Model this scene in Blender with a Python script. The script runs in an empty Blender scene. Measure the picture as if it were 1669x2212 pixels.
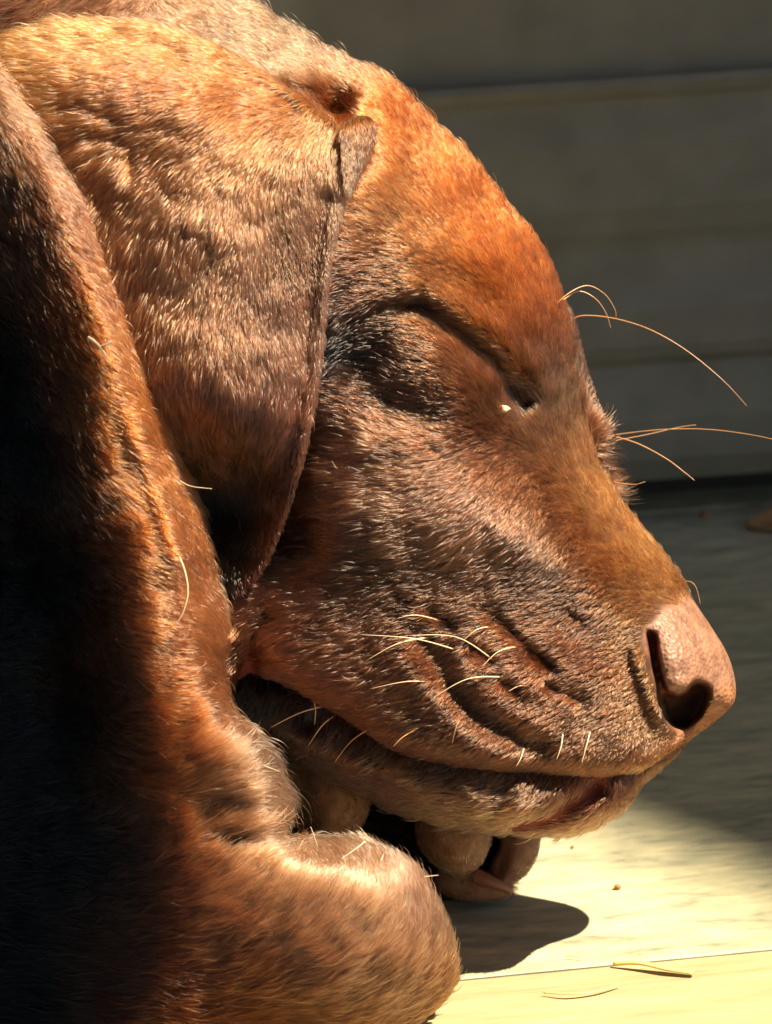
import bpy, math, random
import numpy as np
from mathutils import Vector, Matrix

random.seed(7)
rng = np.random.default_rng(11)
sc = bpy.context.scene
col = sc.collection
R = math.radians

# ------------------------------------------------------------------ frame of the picture
S = 0.20 / 1669.0            # metres per sculpting unit
PITCH = R(22)
CP, SP = math.cos(PITCH), math.sin(PITCH)
YG = 2100.0                  # height of the deck under the dog's mid-plane (units)
OZ = (YG - 1106.0) * S * CP
def to_world(x, y, w):
    """sculpting units (right, down, towards the viewer) -> metres; works on arrays"""
    u = (np.asarray(x, float) - 834.5) * S
    v = (1106.0 - np.asarray(y, float)) * S
    w = np.asarray(w, float) * S
    return np.stack([u + 0 * v + 0 * w, v * SP - w * CP + 0 * u, OZ + v * CP + w * SP + 0 * u], -1)
def WV(x, y, w): return Vector(to_world(x, y, w))
def ray_ground(x, y):
    """point of the deck seen at (x, y) by the camera CAM_D away"""
    a = (1106.0 - y) * S; w = (-OZ - a * CP) / (SP - a * CP / CAM_D); k = 1 - w / CAM_D
    v = a * k; return Vector(((x - 834.5) * S * k, v * SP - w * CP, 0))
CAM_D = 2.6

# ------------------------------------------------------------------ camera
cam = bpy.data.cameras.new('camera'); camo = bpy.data.objects.new('camera', cam); col.objects.link(camo)
camo.location = Vector(to_world(834.5, 1106, 0)) + Vector((0, -CP, SP)) * CAM_D
camo.rotation_euler = (R(90) - PITCH, 0, 0)
cam.sensor_fit = 'VERTICAL'; cam.sensor_height = 36
cam.lens = 36 * CAM_D / (2212 * S)
cam.clip_start = 0.1; cam.clip_end = 100
cam.dof.use_dof = True; cam.dof.focus_distance = CAM_D - 0.034; cam.dof.aperture_fstop = 22
sc.camera = camo

# ------------------------------------------------------------------ sky and sun
SUN = Vector((0.48, -0.05, 0.84)).normalized()            # direction towards the sun
elev = math.asin(SUN.z)
world = bpy.data.worlds.new('World'); sc.world = world; world.use_nodes = True
wn = world.node_tree; bg = wn.nodes['Background']
sky = wn.nodes.new('ShaderNodeTexSky'); sky.sky_type = 'NISHITA'; sky.sun_disc = False
sky.sun_elevation = elev; sky.sun_rotation = math.atan2(SUN.x, SUN.y)
wn.links.new(sky.outputs[0], bg.inputs[0]); bg.inputs[1].default_value = 0.05
sl = bpy.data.lights.new('sun', 'SUN'); sl.energy = 5.0; sl.angle = R(0.53); sl.color = (1.0, 0.86, 0.63)
so = bpy.data.objects.new('sun', sl); col.objects.link(so); so.rotation_euler = SUN.to_track_quat('Z', 'Y').to_euler()
vs = sc.view_settings; vs.view_transform = 'Standard'; vs.look = 'None'; vs.gamma = 1; vs.use_curve_mapping = False
vs.exposure = 1.42
sc.cycles.max_bounces = 12; sc.cycles.transparent_max_bounces = 16
sc.cycles.use_denoising = True

# ------------------------------------------------------------------ helpers
def tag(o, label=None, cat=None, group=None, kind=None):
    if label: o['label'] = label
    if cat: o['category'] = cat
    if group: o['group'] = group
    if kind: o['kind'] = kind
    return o
def link(name, data, parent=None, mat=None):
    o = bpy.data.objects.new(name, data); col.objects.link(o)
    if parent is not None:
        o.parent = parent
        o.matrix_parent_inverse = Matrix.Translation(-parent.location)
    if mat: data.materials.append(mat)
    return o
def mesh_obj(name, verts, faces, mat=None, parent=None, smooth=True):
    me = bpy.data.meshes.new(name); me.from_pydata([tuple(v) for v in verts], [], [tuple(f) for f in faces]); me.update()
    if smooth: me.polygons.foreach_set('use_smooth', [True] * len(me.polygons))
    return link(name, me, parent, mat)
def srgb(r, g, b):
    f = lambda c: c / 12.92 if c <= .04045 else ((c + .055) / 1.055) ** 2.4
    return (f(r / 255), f(g / 255), f(b / 255))
def catmull(pts, n=8, closed=True):
    P = np.array(pts, float); out = []; N = len(P)
    for i in range(N if closed else N - 1):
        if closed: a, b, c, d = P[i - 1], P[i], P[(i + 1) % N], P[(i + 2) % N]
        else: a, b, c, d = P[max(i - 1, 0)], P[i], P[i + 1], P[min(i + 2, N - 1)]
        for t in np.arange(n) / n:
            out.append(.5 * (2 * b + (c - a) * t + (2 * a - 5 * b + 4 * c - d) * t * t + (3 * b - a - 3 * c + d) * t ** 3))
    if not closed: out.append(P[-1])
    return np.array(out)
def seg_dist(X, Y, poly, closed):
    best = np.full(X.shape, 1e9); n = len(poly)
    for i in range(n if closed else n - 1):
        a, b = poly[i], poly[(i + 1) % n]; e = b - a; L = max((e * e).sum(), 1e-9)
        t = np.clip(((X - a[0]) * e[0] + (Y - a[1]) * e[1]) / L, 0, 1)
        best = np.minimum(best, (X - a[0] - t * e[0]) ** 2 + (Y - a[1] - t * e[1]) ** 2)
    return np.sqrt(best)
def poly_sdf(X, Y, poly):
    """positive inside"""
    d = seg_dist(X, Y, poly, True); ins = np.zeros(X.shape, bool); n = len(poly)
    for i in range(n):
        a, b = poly[i], poly[(i + 1) % n]
        if a[1] == b[1]: continue
        c = ((a[1] > Y) != (b[1] > Y)) & (X < (b[0] - a[0]) * (Y - a[1]) / (b[1] - a[1]) + a[0])
        ins ^= c
    return np.where(ins, d, -d)
def rbf(pts, X, Y, smooth=0.0):
    """smooth interpolation of scattered values (x, y, v...)"""
    P = np.array(pts, float); xy = P[:, :2] / 500.0; V = P[:, 2:]
    def ker(r2): return np.sqrt(r2 + 0.04)
    n = len(P); A = np.zeros((n + 3, n + 3))
    A[:n, :n] = ker(((xy[:, None] - xy[None]) ** 2).sum(-1)) - smooth * np.eye(n)
    A[:n, n] = 1; A[:n, n + 1:] = xy; A[n, :n] = 1; A[n + 1:, :n] = xy.T
    C = np.linalg.solve(A, np.vstack([V, np.zeros((3, V.shape[1]))]))
    x = X / 500.0; y = Y / 500.0
    out = [C[n, k] + C[n + 1, k] * x + C[n + 2, k] * y for k in range(V.shape[1])]
    for i in range(n):
        kk = ker((x - xy[i, 0]) ** 2 + (y - xy[i, 1]) ** 2)
        for k in range(V.shape[1]): out[k] = out[k] + C[i, k] * kk
    return out if len(out) > 1 else out[0]
def blur(A, s):
    r = int(3 * s) + 1; k = np.exp(-.5 * (np.arange(-r, r + 1) / s) ** 2); k /= k.sum()
    A = np.apply_along_axis(lambda m: np.convolve(np.pad(m, r, 'edge'), k, 'valid'), 0, A)
    return np.apply_along_axis(lambda m: np.convolve(np.pad(m, r, 'edge'), k, 'valid'), 1, A)
def sstep(x, a, b):
    t = np.clip((x - a) / (b - a), 0, 1); return t * t * (3 - 2 * t)

ST = 4.0
GX = np.arange(-420, 1741, ST); GY = np.arange(-300, 2481, ST)
X, Y = np.meshgrid(GX, GY)
NY, NX = X.shape
def sample(A, x, y):
    fx = np.clip((x - GX[0]) / ST, 0, NX - 1.001); fy = np.clip((y - GY[0]) / ST, 0, NY - 1.001)
    i = fx.astype(int); j = fy.astype(int); fx -= i; fy -= j
    return (A[j, i] * (1 - fx) * (1 - fy) + A[j, i + 1] * fx * (1 - fy) + A[j + 1, i] * (1 - fx) * fy + A[j + 1, i + 1] * fx * fy)
def noise(cell, seed):
    r = np.random.default_rng(seed); n = int(2900 / cell) + 4
    G = r.standard_normal((n, n)); s = cell / ST
    fx = np.arange(NX) / s; fy = np.arange(NY) / s
    i = fx.astype(int); j = fy.astype(int); u = fx - i; v = fy - j
    u = u * u * (3 - 2 * u); v = (v * v * (3 - 2 * v))[:, None]
    g = lambda a, b: G[np.ix_(j + b, i + a)]
    return (g(0, 0) * (1 - u) + g(1, 0) * u) * (1 - v) + (g(0, 1) * (1 - u) + g(1, 1) * u) * v
def line(pts, width, amp, n=6):
    d = seg_dist(X, Y, catmull(pts, n, False), False)
    return amp * np.exp(-(d / width) ** 2)
def blob(x, y, rx, ry, amp, ang=0):
    c, s = math.cos(R(ang)), math.sin(R(ang)); a = (X - x) * c + (Y - y) * s; b = -(X - x) * s + (Y - y) * c
    return amp * np.exp(-(a / rx) ** 2 - (b / ry) ** 2)

# ------------------------------------------------------------------ the dog, sculpted layer by layer
class Layer:
    def __init__(s, name, outline, wpts, rpts, back, centre=0.0, smooth_px=3, sub=6, plate=None):
        s.name = name; s.poly = catmull(outline, sub); s.d = poly_sdf(X, Y, s.poly)
        Wf = rbf(wpts, X, Y) if not np.isscalar(wpts) else np.full(X.shape, float(wpts))
        Rr = np.clip(rbf(rpts, X, Y), 25, 600) if not np.isscalar(rpts) else np.full(X.shape, float(rpts))
        t = np.clip(s.d / Rr, 0, 1); prof = np.sqrt(np.clip(1 - (1 - t) ** 2, 0, 1))
        if plate is None:
            s.rim = np.full(X.shape, float(centre)); s.zf = s.rim + (Wf - centre) * prof
            s.zb = s.rim - (back if np.isscalar(back) else np.clip(rbf(back, X, Y), 40, 500)) * prof
        else:                              # a sheet of the given thickness that follows Wf
            s.rim = Wf - plate * .5; s.zf = s.rim + plate * .5 * prof; s.zb = s.rim - plate * .5 * prof
        if smooth_px:
            m = sstep(s.d, 0, 40); b = blur(s.zf, smooth_px); s.zf = s.zf * (1 - m) + b * m
    def add(s, f): s.zf = s.zf + f * sstep(s.d, -5, 30)
    def finish(s):
        s.zf = np.maximum(s.zf, s.zb + 2)
        gy, gx = np.gradient(s.zf, ST); s.gx = gx; s.gy = gy
    def mesh(s, voff):
        d = s.d; use = (d[:-1, :-1] > -ST * .8) & (d[1:, :-1] > -ST * .8) & (d[:-1, 1:] > -ST * .8) & (d[1:, 1:] > -ST * .8)
        gy, gx = np.gradient(d, ST); near = d < ST * .5
        L = np.maximum(np.hypot(gx, gy), .3); x = np.where(near, X - d * gx / L ** 2, X); y = np.where(near, Y - d * gy / L ** 2, Y)
        zf = np.where(near, s.rim, s.zf); zb = np.where(near, s.rim, s.zb)
        vid = np.zeros(X.shape, bool)
        for a in (slice(0, -1), slice(1, None)):
            for b in (slice(0, -1), slice(1, None)): vid[a, b] |= use
        idx = -np.ones(X.shape, int); n = vid.sum(); idx[vid] = np.arange(n)
        F = to_world(x[vid], y[vid], zf[vid]); B = to_world(x[vid], y[vid], zb[vid])
        a, b, c, e = idx[:-1, :-1][use], idx[:-1, 1:][use], idx[1:, 1:][use], idx[1:, :-1][use]
        q = np.stack([a, e, c, b], 1); faces = [q, q[:, ::-1] + n]
        # rim faces joining the two sheets
        up = np.zeros_like(use); up[1:] = use[:-1]; dn = np.zeros_like(use); dn[:-1] = use[1:]
        lf = np.zeros_like(use); lf[:, 1:] = use[:, :-1]; rt = np.zeros_like(use); rt[:, :-1] = use[:, 1:]
        for m, p0, p1 in ((use & ~up, (0, 0), (0, 1)), (use & ~rt, (0, 1), (1, 1)), (use & ~dn, (1, 1), (1, 0)), (use & ~lf, (1, 0), (0, 0))):
            jj, ii = np.nonzero(m); u = idx[jj + p0[0], ii + p0[1]]; v = idx[jj + p1[0], ii + p1[1]]
            faces.append(np.stack([u, v, v + n, u + n], 1))
        return np.vstack([F, B]), np.vstack(faces) + voff

# --- head
HEAD = [(-420,-110),(-120,-175),(150,-165),(320,-100),(405,-52),(480,-4),(560,20),(640,68),(700,103),(760,133),(830,165),(865,190),(930,260),(1000,322),(1050,380),
        (1100,448),(1150,503),(1182,560),(1208,620),(1225,690),(1238,760),(1245,850),(1268,940),(1312,1038),(1370,1120),(1430,1188),(1478,1258),
        (1505,1305),(1540,1358),(1572,1412),(1589,1470),(1587,1515),(1562,1545),(1500,1590),(1430,1645),(1370,1680),(1310,1692),
        (1200,1688),(1100,1682),(1000,1672),(900,1650),(820,1620),(745,1568),(680,1532),(620,1500),(560,1490),(500,1530),(440,1560),(300,1500),(0,1450),(-420,1450)]
HW = [(-300,-200,200),(100,0,190),(500,60,190),(700,150,215),(600,300,320),(300,600,390),(860,260,245),(900,400,275),(800,450,335),(1050,500,250),(1130,600,215),(1180,760,160),(1100,700,235),
      (950,620,318),(700,700,380),(450,900,400),(780,900,350),(930,800,300),(1050,850,262),(1100,950,262),(1200,980,190),(1230,900,130),
      (700,1100,345),(850,1080,372),(1000,1100,345),(1150,1100,285),(1280,1110,185),(1150,1250,285),(1300,1230,215),(1400,1250,150),
      (1000,1300,322),(850,1300,345),(650,1280,325),(1380,1400,195),(1250,1450,258),(1480,1380,168),(1540,1460,140),(1120,1450,300),(950,1450,330),(750,1420,340),
      (1350,1580,210),(1450,1580,150),(1200,1600,272),(1050,1600,300),(900,1560,322),(780,1500,330),(600,1400,325),(520,1450,300),(0,1200,330),(-300,600,330),(500,1100,215),(560,1000,250),(560,1200,250)]
HR = [(500,40,300),(800,150,260),(1000,330,260),(1150,520,240),(1230,750,180),(1250,900,140),(1350,1080,190),(1480,1260,170),(1560,1400,120),(1590,1480,95),
      (1540,1560,70),(1430,1640,55),(1300,1690,50),(1100,1680,50),(900,1650,50),(740,1560,65),(620,1500,65),(500,1530,80),(1000,1000,300),(600,800,400)]
head = Layer('head', HEAD, HW, HR, [(200,300,350),(600,900,350),(900,400,270),(1100,700,220),(1200,950,180),(1000,1300,250),(1300,1300,190),(1450,1350,135),(1540,1460,110),(1350,1600,170),(900,1600,230),(500,1500,260)])
A = head.add
# closed eye: globe under the lids, slit, sockets
A(blob(945, 800, 120, 98, 62, 20)); A(blob(1035, 850, 60, 70, 22, 40))
A(line([(905,668),(950,690),(1000,728),(1045,765),(1078,805),(1108,850),(1136,880)], 24, -56))
A(line([(915,648),(970,668),(1030,705),(1085,745),(1130,800)], 34, 36))
A(line([(760,705),(800,680),(860,662),(920,660)], 28, -16))
A(line([(735,690),(800,650),(880,632)], 26, 14))
A(line([(745,770),(790,830),(850,868),(930,905)], 40, -12))
A(blob(800, 785, 60, 62, -28)); A(blob(1122, 846, 34, 42, -26, 30)); A(line([(1098,845),(1140,880)], 13, -14))
A(blob(1180, 830, 40, 90, 22)); A(blob(1150, 700, 70, 60, 22))
A(line([(820,960),(930,950),(1040,925)], 40, 14))
# frown and cheek folds
A(line([(880,560),(980,570),(1060,600)], 50, 12)); A(blob(640, 1180, 90, 80, -55)); A(blob(1000,1120,200,110,30,10))
# whisker bed: slots and pads
for (x, y, dx, dy, w, a) in [(960,1332,30,16,12,-26),(1090,1345,26,14,10,-20),(1040,1405,30,20,12,-22),(1170,1418,32,22,12,-26),(1120,1375,22,12,9,-14),
                             (1245,1330,20,8,10,-10),(1105,1478,22,10,10,-18),(1190,1480,18,8,9,-12),(1240,1500,18,10,9,-10),(880,1290,26,14,10,-10)]:
    A(line([(x-dx*.6,y-dy*.6),(x,y),(x+dx*.6,y+dy*.6)], w * 1.2, a * .95))
A(line([(925,1395),(955,1440),(985,1490),(1035,1540),(1090,1572),(1160,1610)], 28, -20))
A(line([(885,1420),(930,1490),(990,1560),(1080,1610)], 42, 10)); A(line([(1000,1440),(1060,1500),(1150,1560)], 34, 11)); A(line([(1020,1370),(1080,1430),(1150,1480)], 30, 7))
A(line([(1180,1375),(1240,1440),(1290,1480)], 36, 8))
A(line([(600,1330),(560,1370),(545,1420)], 22, -20)); A(blob(545, 1440, 42, 48, -46))
A(line([(700,1520),(820,1590),(900,1628),(1000,1652),(1150,1664),(1300,1672),(1400,1640)], 18, 7))
# nose leather
NOSE = catmull([(1392,1372),(1425,1325),(1480,1296),(1515,1318),(1552,1375),(1582,1425),(1602,1480),(1596,1535),(1566,1548),(1540,1520),(1530,1484),(1502,1466),(1470,1482),(1442,1494),(1420,1450),(1404,1400)], 6)
nd = poly_sdf(X, Y, NOSE)
A(sstep(nd, -30, 40) * 9); A(blob(1450, 1430, 45, 62, 18)); A(blob(1478, 1478, 48, 18, 14)); A(line([(1372,1400),(1390,1470),(1418,1540)], 12, 14))
A(line([(1540,1440),(1556,1490),(1545,1540)], 20, -6)); A(blob(1490,1572,70,24,-34,-25)); A(blob(1460, 1470, 34, 22, 12))
SLIT = catmull([(1392,1364),(1405,1362),(1416,1375),(1420,1420),(1432,1470),(1442,1500),(1425,1520),(1412,1470),(1400,1420)], 5)
HOLE = catmull([(1428,1498),(1445,1492),(1462,1496),(1478,1488),(1492,1472),(1512,1470),(1530,1482),(1532,1508),(1515,1545),(1478,1572),(1446,1566),(1430,1535)], 5)
sd = poly_sdf(X, Y, SLIT); hd = poly_sdf(X, Y, HOLE)
head.pre = head.zf.copy()
A(-55 * sstep(sd, -3, 7)); A(-130 * sstep(hd, -4, 12))
# pad pocket above the ear root where hair is thin
A(blob(735, 245, 46, 42, -110, 40)); A(line([(640,205),(690,235),(740,285)], 16, -36)); A(line([(812,262),(815,330),(790,400)], 20, -14))
A(noise(70, 3) * 2.5 + noise(34, 4) * 1)
# --- far brow with its tuft
brow = Layer('brow', [(1100,560),(1180,570),(1222,640),(1246,690),(1266,770),(1288,850),(1308,905),(1306,970),(1296,1030),(1240,1040),(1150,980),(1100,800)], -30, 110, 160, -150)

# --- lower jaw
jaw = Layer('jaw', [(440,1440),(620,1410),(900,1490),(1200,1540),(1420,1560),(1500,1560),(1490,1598),(1440,1652),(1392,1690),(1352,1740),(1290,1782),(1210,1803),(1110,1800),(1000,1788),(900,1762),(800,1722),(700,1672),(600,1628),(480,1600)],
            [(500,1560,225),(600,1540,250),(700,1600,240),(900,1670,250),(1100,1710,248),(1300,1700,185),(1450,1620,100)], [(500,1600,90),(1000,1780,95),(1300,1770,75),(1450,1640,50)], [(500,1560,150),(700,1620,150),(1000,1700,150),(1300,1700,110),(1450,1620,70)])
jaw.add(line([(1290,1700),(1235,1735),(1190,1765),(1130,1782)], 24, -44)); jaw.add(line([(1330,1735),(1270,1775),(1180,1796)], 18, 8))
jaw.add(noise(50, 8) * 5)
# --- ear flap and its root fold
ear = Layer('ear', [(-420,60),(-200,90),(0,118),(60,88),(150,66),(240,60),(330,68),(430,96),(520,140),(610,192),(680,236),(738,290),(752,360),(748,440),(735,500),(722,560),(712,640),(706,700),(700,770),(688,850),(674,930),(656,1010),(632,1090),(606,1160),(575,1222),(538,1262),(498,1282),(430,1240),(360,1100),(250,800),(0,600),(-420,500)],
            [(-300,200,330),(0,200,385),(200,90,330),(200,200,410),(400,120,330),(400,230,430),(560,200,345),(560,320,425),(700,320,380),(650,450,428),(560,470,452),(450,420,472),(250,420,462),(500,510,486),(720,500,412),(640,540,432),
             (680,600,430),(640,700,436),(500,650,490),(300,650,480),(700,700,420),(655,880,425),(520,850,515),(390,850,500),(640,1000,390),(500,960,430),(615,1100,360),(490,1050,285),(430,980,360),(580,1215,325),(520,1240,290),(470,1240,265),(480,1150,262),(550,1060,298),(540,1140,272)],
            16, 0, plate=34, smooth_px=4)
ear.add(line([(740,420),(722,540),(706,680),(694,800),(672,920),(636,1060),(590,1180)], 12, 12))
ear.add(line([(706,440),(680,560),(668,720),(655,860),(625,1000),(590,1100)], 28, -18))
ear.add(line([(230,320),(330,292),(420,300)], 18, -5)); ear.add(line([(110,262),(190,252),(280,280)], 16, -6)); ear.add(line([(150,330),(230,310),(300,330)], 16, -7)); ear.add(line([(160,380),(240,345),(300,355)],14,-4))
ear.add(line([(300,360),(302,385)], 12, -7)); ear.add(line([(280,100),(340,112),(400,128)], 22, -12)); ear.add(line([(420,160),(540,170),(650,240)], 18, -9))
ear.add(blob(340, 330, 60, 90, -10)); ear.add(blob(200, 200, 160, 60, 14)); ear.add(noise(80, 5) * 3 + noise(34, 6) * 1.2)
fold = Layer('fold', [(738,285),(775,262),(806,268),(806,310),(792,352),(772,398),(756,438),(743,410),(738,340)], [(750,290,378),(795,280,318),(800,320,318),(765,400,392)], 30, 0, plate=34)
# --- near foreleg: the upright part in front of the ear and the folded forearm below
LEG = [(-420,40),(-100,70),(-20,112),(20,150),(60,205),(110,270),(160,350),(205,440),(245,540),(290,660),(335,790),(368,880),(400,985),(432,1080),(452,1170),(470,1240),(492,1310),(500,1370),
       (488,1410),(490,1470),(505,1525),(540,1566),(566,1605),(582,1660),(592,1720),(600,1785),(635,1806),(700,1803),(770,1806),(840,1832),(895,1868),(932,1920),(962,1975),(977,2035),(976,2095),(955,2142),(905,2182),(845,2225),(760,2262),(500,2275),(100,2290),(-420,2290)]
LW = [(-300,200,380),(-350,800,200),(-350,1500,300),(-300,2100,430),(-60,200,470),(40,350,520),(-80,450,455),(110,560,560),(-20,650,430),(180,800,590),(20,850,430),(240,1000,605),(60,1050,420),(330,1000,560),(290,1200,612),(90,1250,410),(310,1400,612),(110,1450,400),(400,1300,560),
      (330,1600,610),(120,1650,470),(440,1480,560),(470,1640,575),(360,1800,585),(150,1850,520),(540,1700,520),(450,1760,545),(600,1900,545),(430,1950,560),(200,2000,520),(750,1950,540),(880,2040,500),(700,2080,530),(500,2120,500),(250,2150,500),(900,2150,440),(600,2230,430),(0,2100,480),(-150,1200,260),(-150,800,280)]
LR = [(0,150,90),(200,440,90),(350,850,80),(450,1170,80),(500,1400,70),(560,1600,90),(600,1760,60),(700,1790,120),(900,1870,150),(990,2040,170),(980,2150,150),(850,2240,130),(400,2280,150)]
leg = Layer('leg', LEG, LW, LR, 120, centre=260, smooth_px=5)
leg.add(line([(250,900),(300,1010),(330,1110),(345,1180)], 18, -5)); leg.add(line([(300,930),(350,1060),(390,1200)], 30, 10))
leg.add(blob(490, 1620, 70, 70, 24)); leg.add(blob(480, 1725, 45, 26, -18)); leg.add(line([(590,1790),(540,1800),(480,1810)], 22, -22)); leg.add(line([(470,1340),(440,1450),(460,1560)], 20, -10))
leg.add(noise(110, 9) * 5 + noise(50, 10) * 1.5)
# --- far forepaw under the chin
arm = Layer('arm', [(300,1560),(560,1560),(760,1600),(900,1700),(1000,1755),(1085,1775),(1100,1850),(1112,1945),(1080,1975),(960,1985),(700,2000),(300,2000)], -330, 90, 180, -390)
toe_a = Layer('toe', [(630,1640),(700,1625),(770,1655),(800,1720),(790,1780),(740,1830),(660,1820),(622,1740)], 20, 80, 60, -220)
toe_b = Layer('toe', [(905,1740),(980,1735),(1060,1755),(1068,1815),(1050,1865),(1020,1898),(975,1900),(930,1870),(900,1820)], -70, 70, 70, -260)
toe_c = Layer('toe', [(1055,1770),(1120,1760),(1170,1785),(1172,1840),(1155,1885),(1125,1915),(1085,1925),(1062,1880),(1085,1830)], -230, 60, 70, -310)
toe_c.add(line([(1100,1800),(1088,1860),(1075,1900)], 14, -18))
toe_d = Layer('toe', [(960,1880),(1030,1885),(1090,1905),(1114,1925),(1105,1950),(1060,1962),(990,1955),(940,1925)], -230, 38, 60, -300)

layers = [head, brow, jaw, ear, fold, leg, arm, toe_a, toe_b, toe_c, toe_d]
for L in layers: L.finish()

# ------------------------------------------------------------------ materials
def new_mat(name):
    m = bpy.data.materials.new(name); m.use_nodes = True; nt = m.node_tree; return m, nt, nt.nodes, nt.links, nt.nodes['Principled BSDF']
def skin_material():
    m, nt, N, Lk, p = new_mat('dog_skin')
    a = N.new('ShaderNodeAttribute'); a.attribute_name = 'tint'
    tc = N.new('ShaderNodeTexCoord')
    vo = N.new('ShaderNodeTexVoronoi'); vo.inputs['Scale'].default_value = 900; vo.feature = 'SMOOTH_F1'
    n2 = N.new('ShaderNodeTexNoise'); n2.inputs['Scale'].default_value = 260; n2.inputs['Detail'].default_value = 5
    ns = N.new('ShaderNodeAttribute'); ns.attribute_name = 'bare'
    Lk.new(tc.outputs['Object'], vo.inputs['Vector']); Lk.new(tc.outputs['Object'], n2.inputs['Vector'])
    mx = N.new('ShaderNodeMix'); mx.data_type = 'RGBA'; mx.blend_type = 'MULTIPLY'
    cr = N.new('ShaderNodeValToRGB'); cr.color_ramp.elements[0].position = .35; cr.color_ramp.elements[0].color = (.62, .55, .55, 1); cr.color_ramp.elements[1].position = .62; cr.color_ramp.elements[1].color = (1.1, 1.1, 1.1, 1)
    Lk.new(n2.outputs['Fac'], cr.inputs['Fac']); Lk.new(a.outputs['Color'], mx.inputs['A']); Lk.new(cr.outputs['Color'], mx.inputs['B']); mx.inputs['Factor'].default_value = .8
    Lk.new(mx.outputs['Result'], p.inputs['Base Color'])
    add = N.new('ShaderNodeMath'); add.operation = 'MULTIPLY_ADD'; Lk.new(n2.outputs['Fac'], add.inputs[0]); add.inputs[1].default_value = .5; Lk.new(vo.outputs['Distance'], add.inputs[2])
    b = N.new('ShaderNodeBump'); b.inputs['Distance'].default_value = .0005; Lk.new(add.outputs[0], b.inputs['Height']); Lk.new(b.outputs['Normal'], p.inputs['Normal'])
    Lk.new(ns.outputs['Fac'], b.inputs['Strength'])
    rr = N.new('ShaderNodeMapRange'); rr.inputs['To Min'].default_value = .9; rr.inputs['To Max'].default_value = .48
    Lk.new(ns.outputs['Fac'], rr.inputs['Value']); Lk.new(rr.outputs['Result'], p.inputs['Roughness'])
    p.inputs['Specular IOR Level'].default_value = .4
    p.inputs['Subsurface Weight'].default_value = .15; p.inputs['Subsurface Scale'].default_value = .0012; p.inputs['Subsurface Radius'].default_value = (1, .35, .2)
    return m
def fur_material():
    m = bpy.data.materials.new('dog_fur'); m.use_nodes = True; nt = m.node_tree; N, Lk = nt.nodes, nt.links
    N.clear(); out = N.new('ShaderNodeOutputMaterial'); h = N.new('ShaderNodeBsdfHairPrincipled')
    h.parametrization = 'COLOR'
    a = N.new('ShaderNodeAttribute'); a.attribute_name = 'tint'; Lk.new(a.outputs['Color'], h.inputs['Color'])
    h.inputs['Roughness'].default_value = .2; h.inputs['Radial Roughness'].default_value = .45; h.inputs['Coat'].default_value = .0; h.inputs['IOR'].default_value = 1.5
    h.inputs['Random Roughness'].default_value = .3
    Lk.new(h.outputs[0], out.inputs['Surface']); return m
skin_m = skin_material(); fur_m = fur_material()

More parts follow.
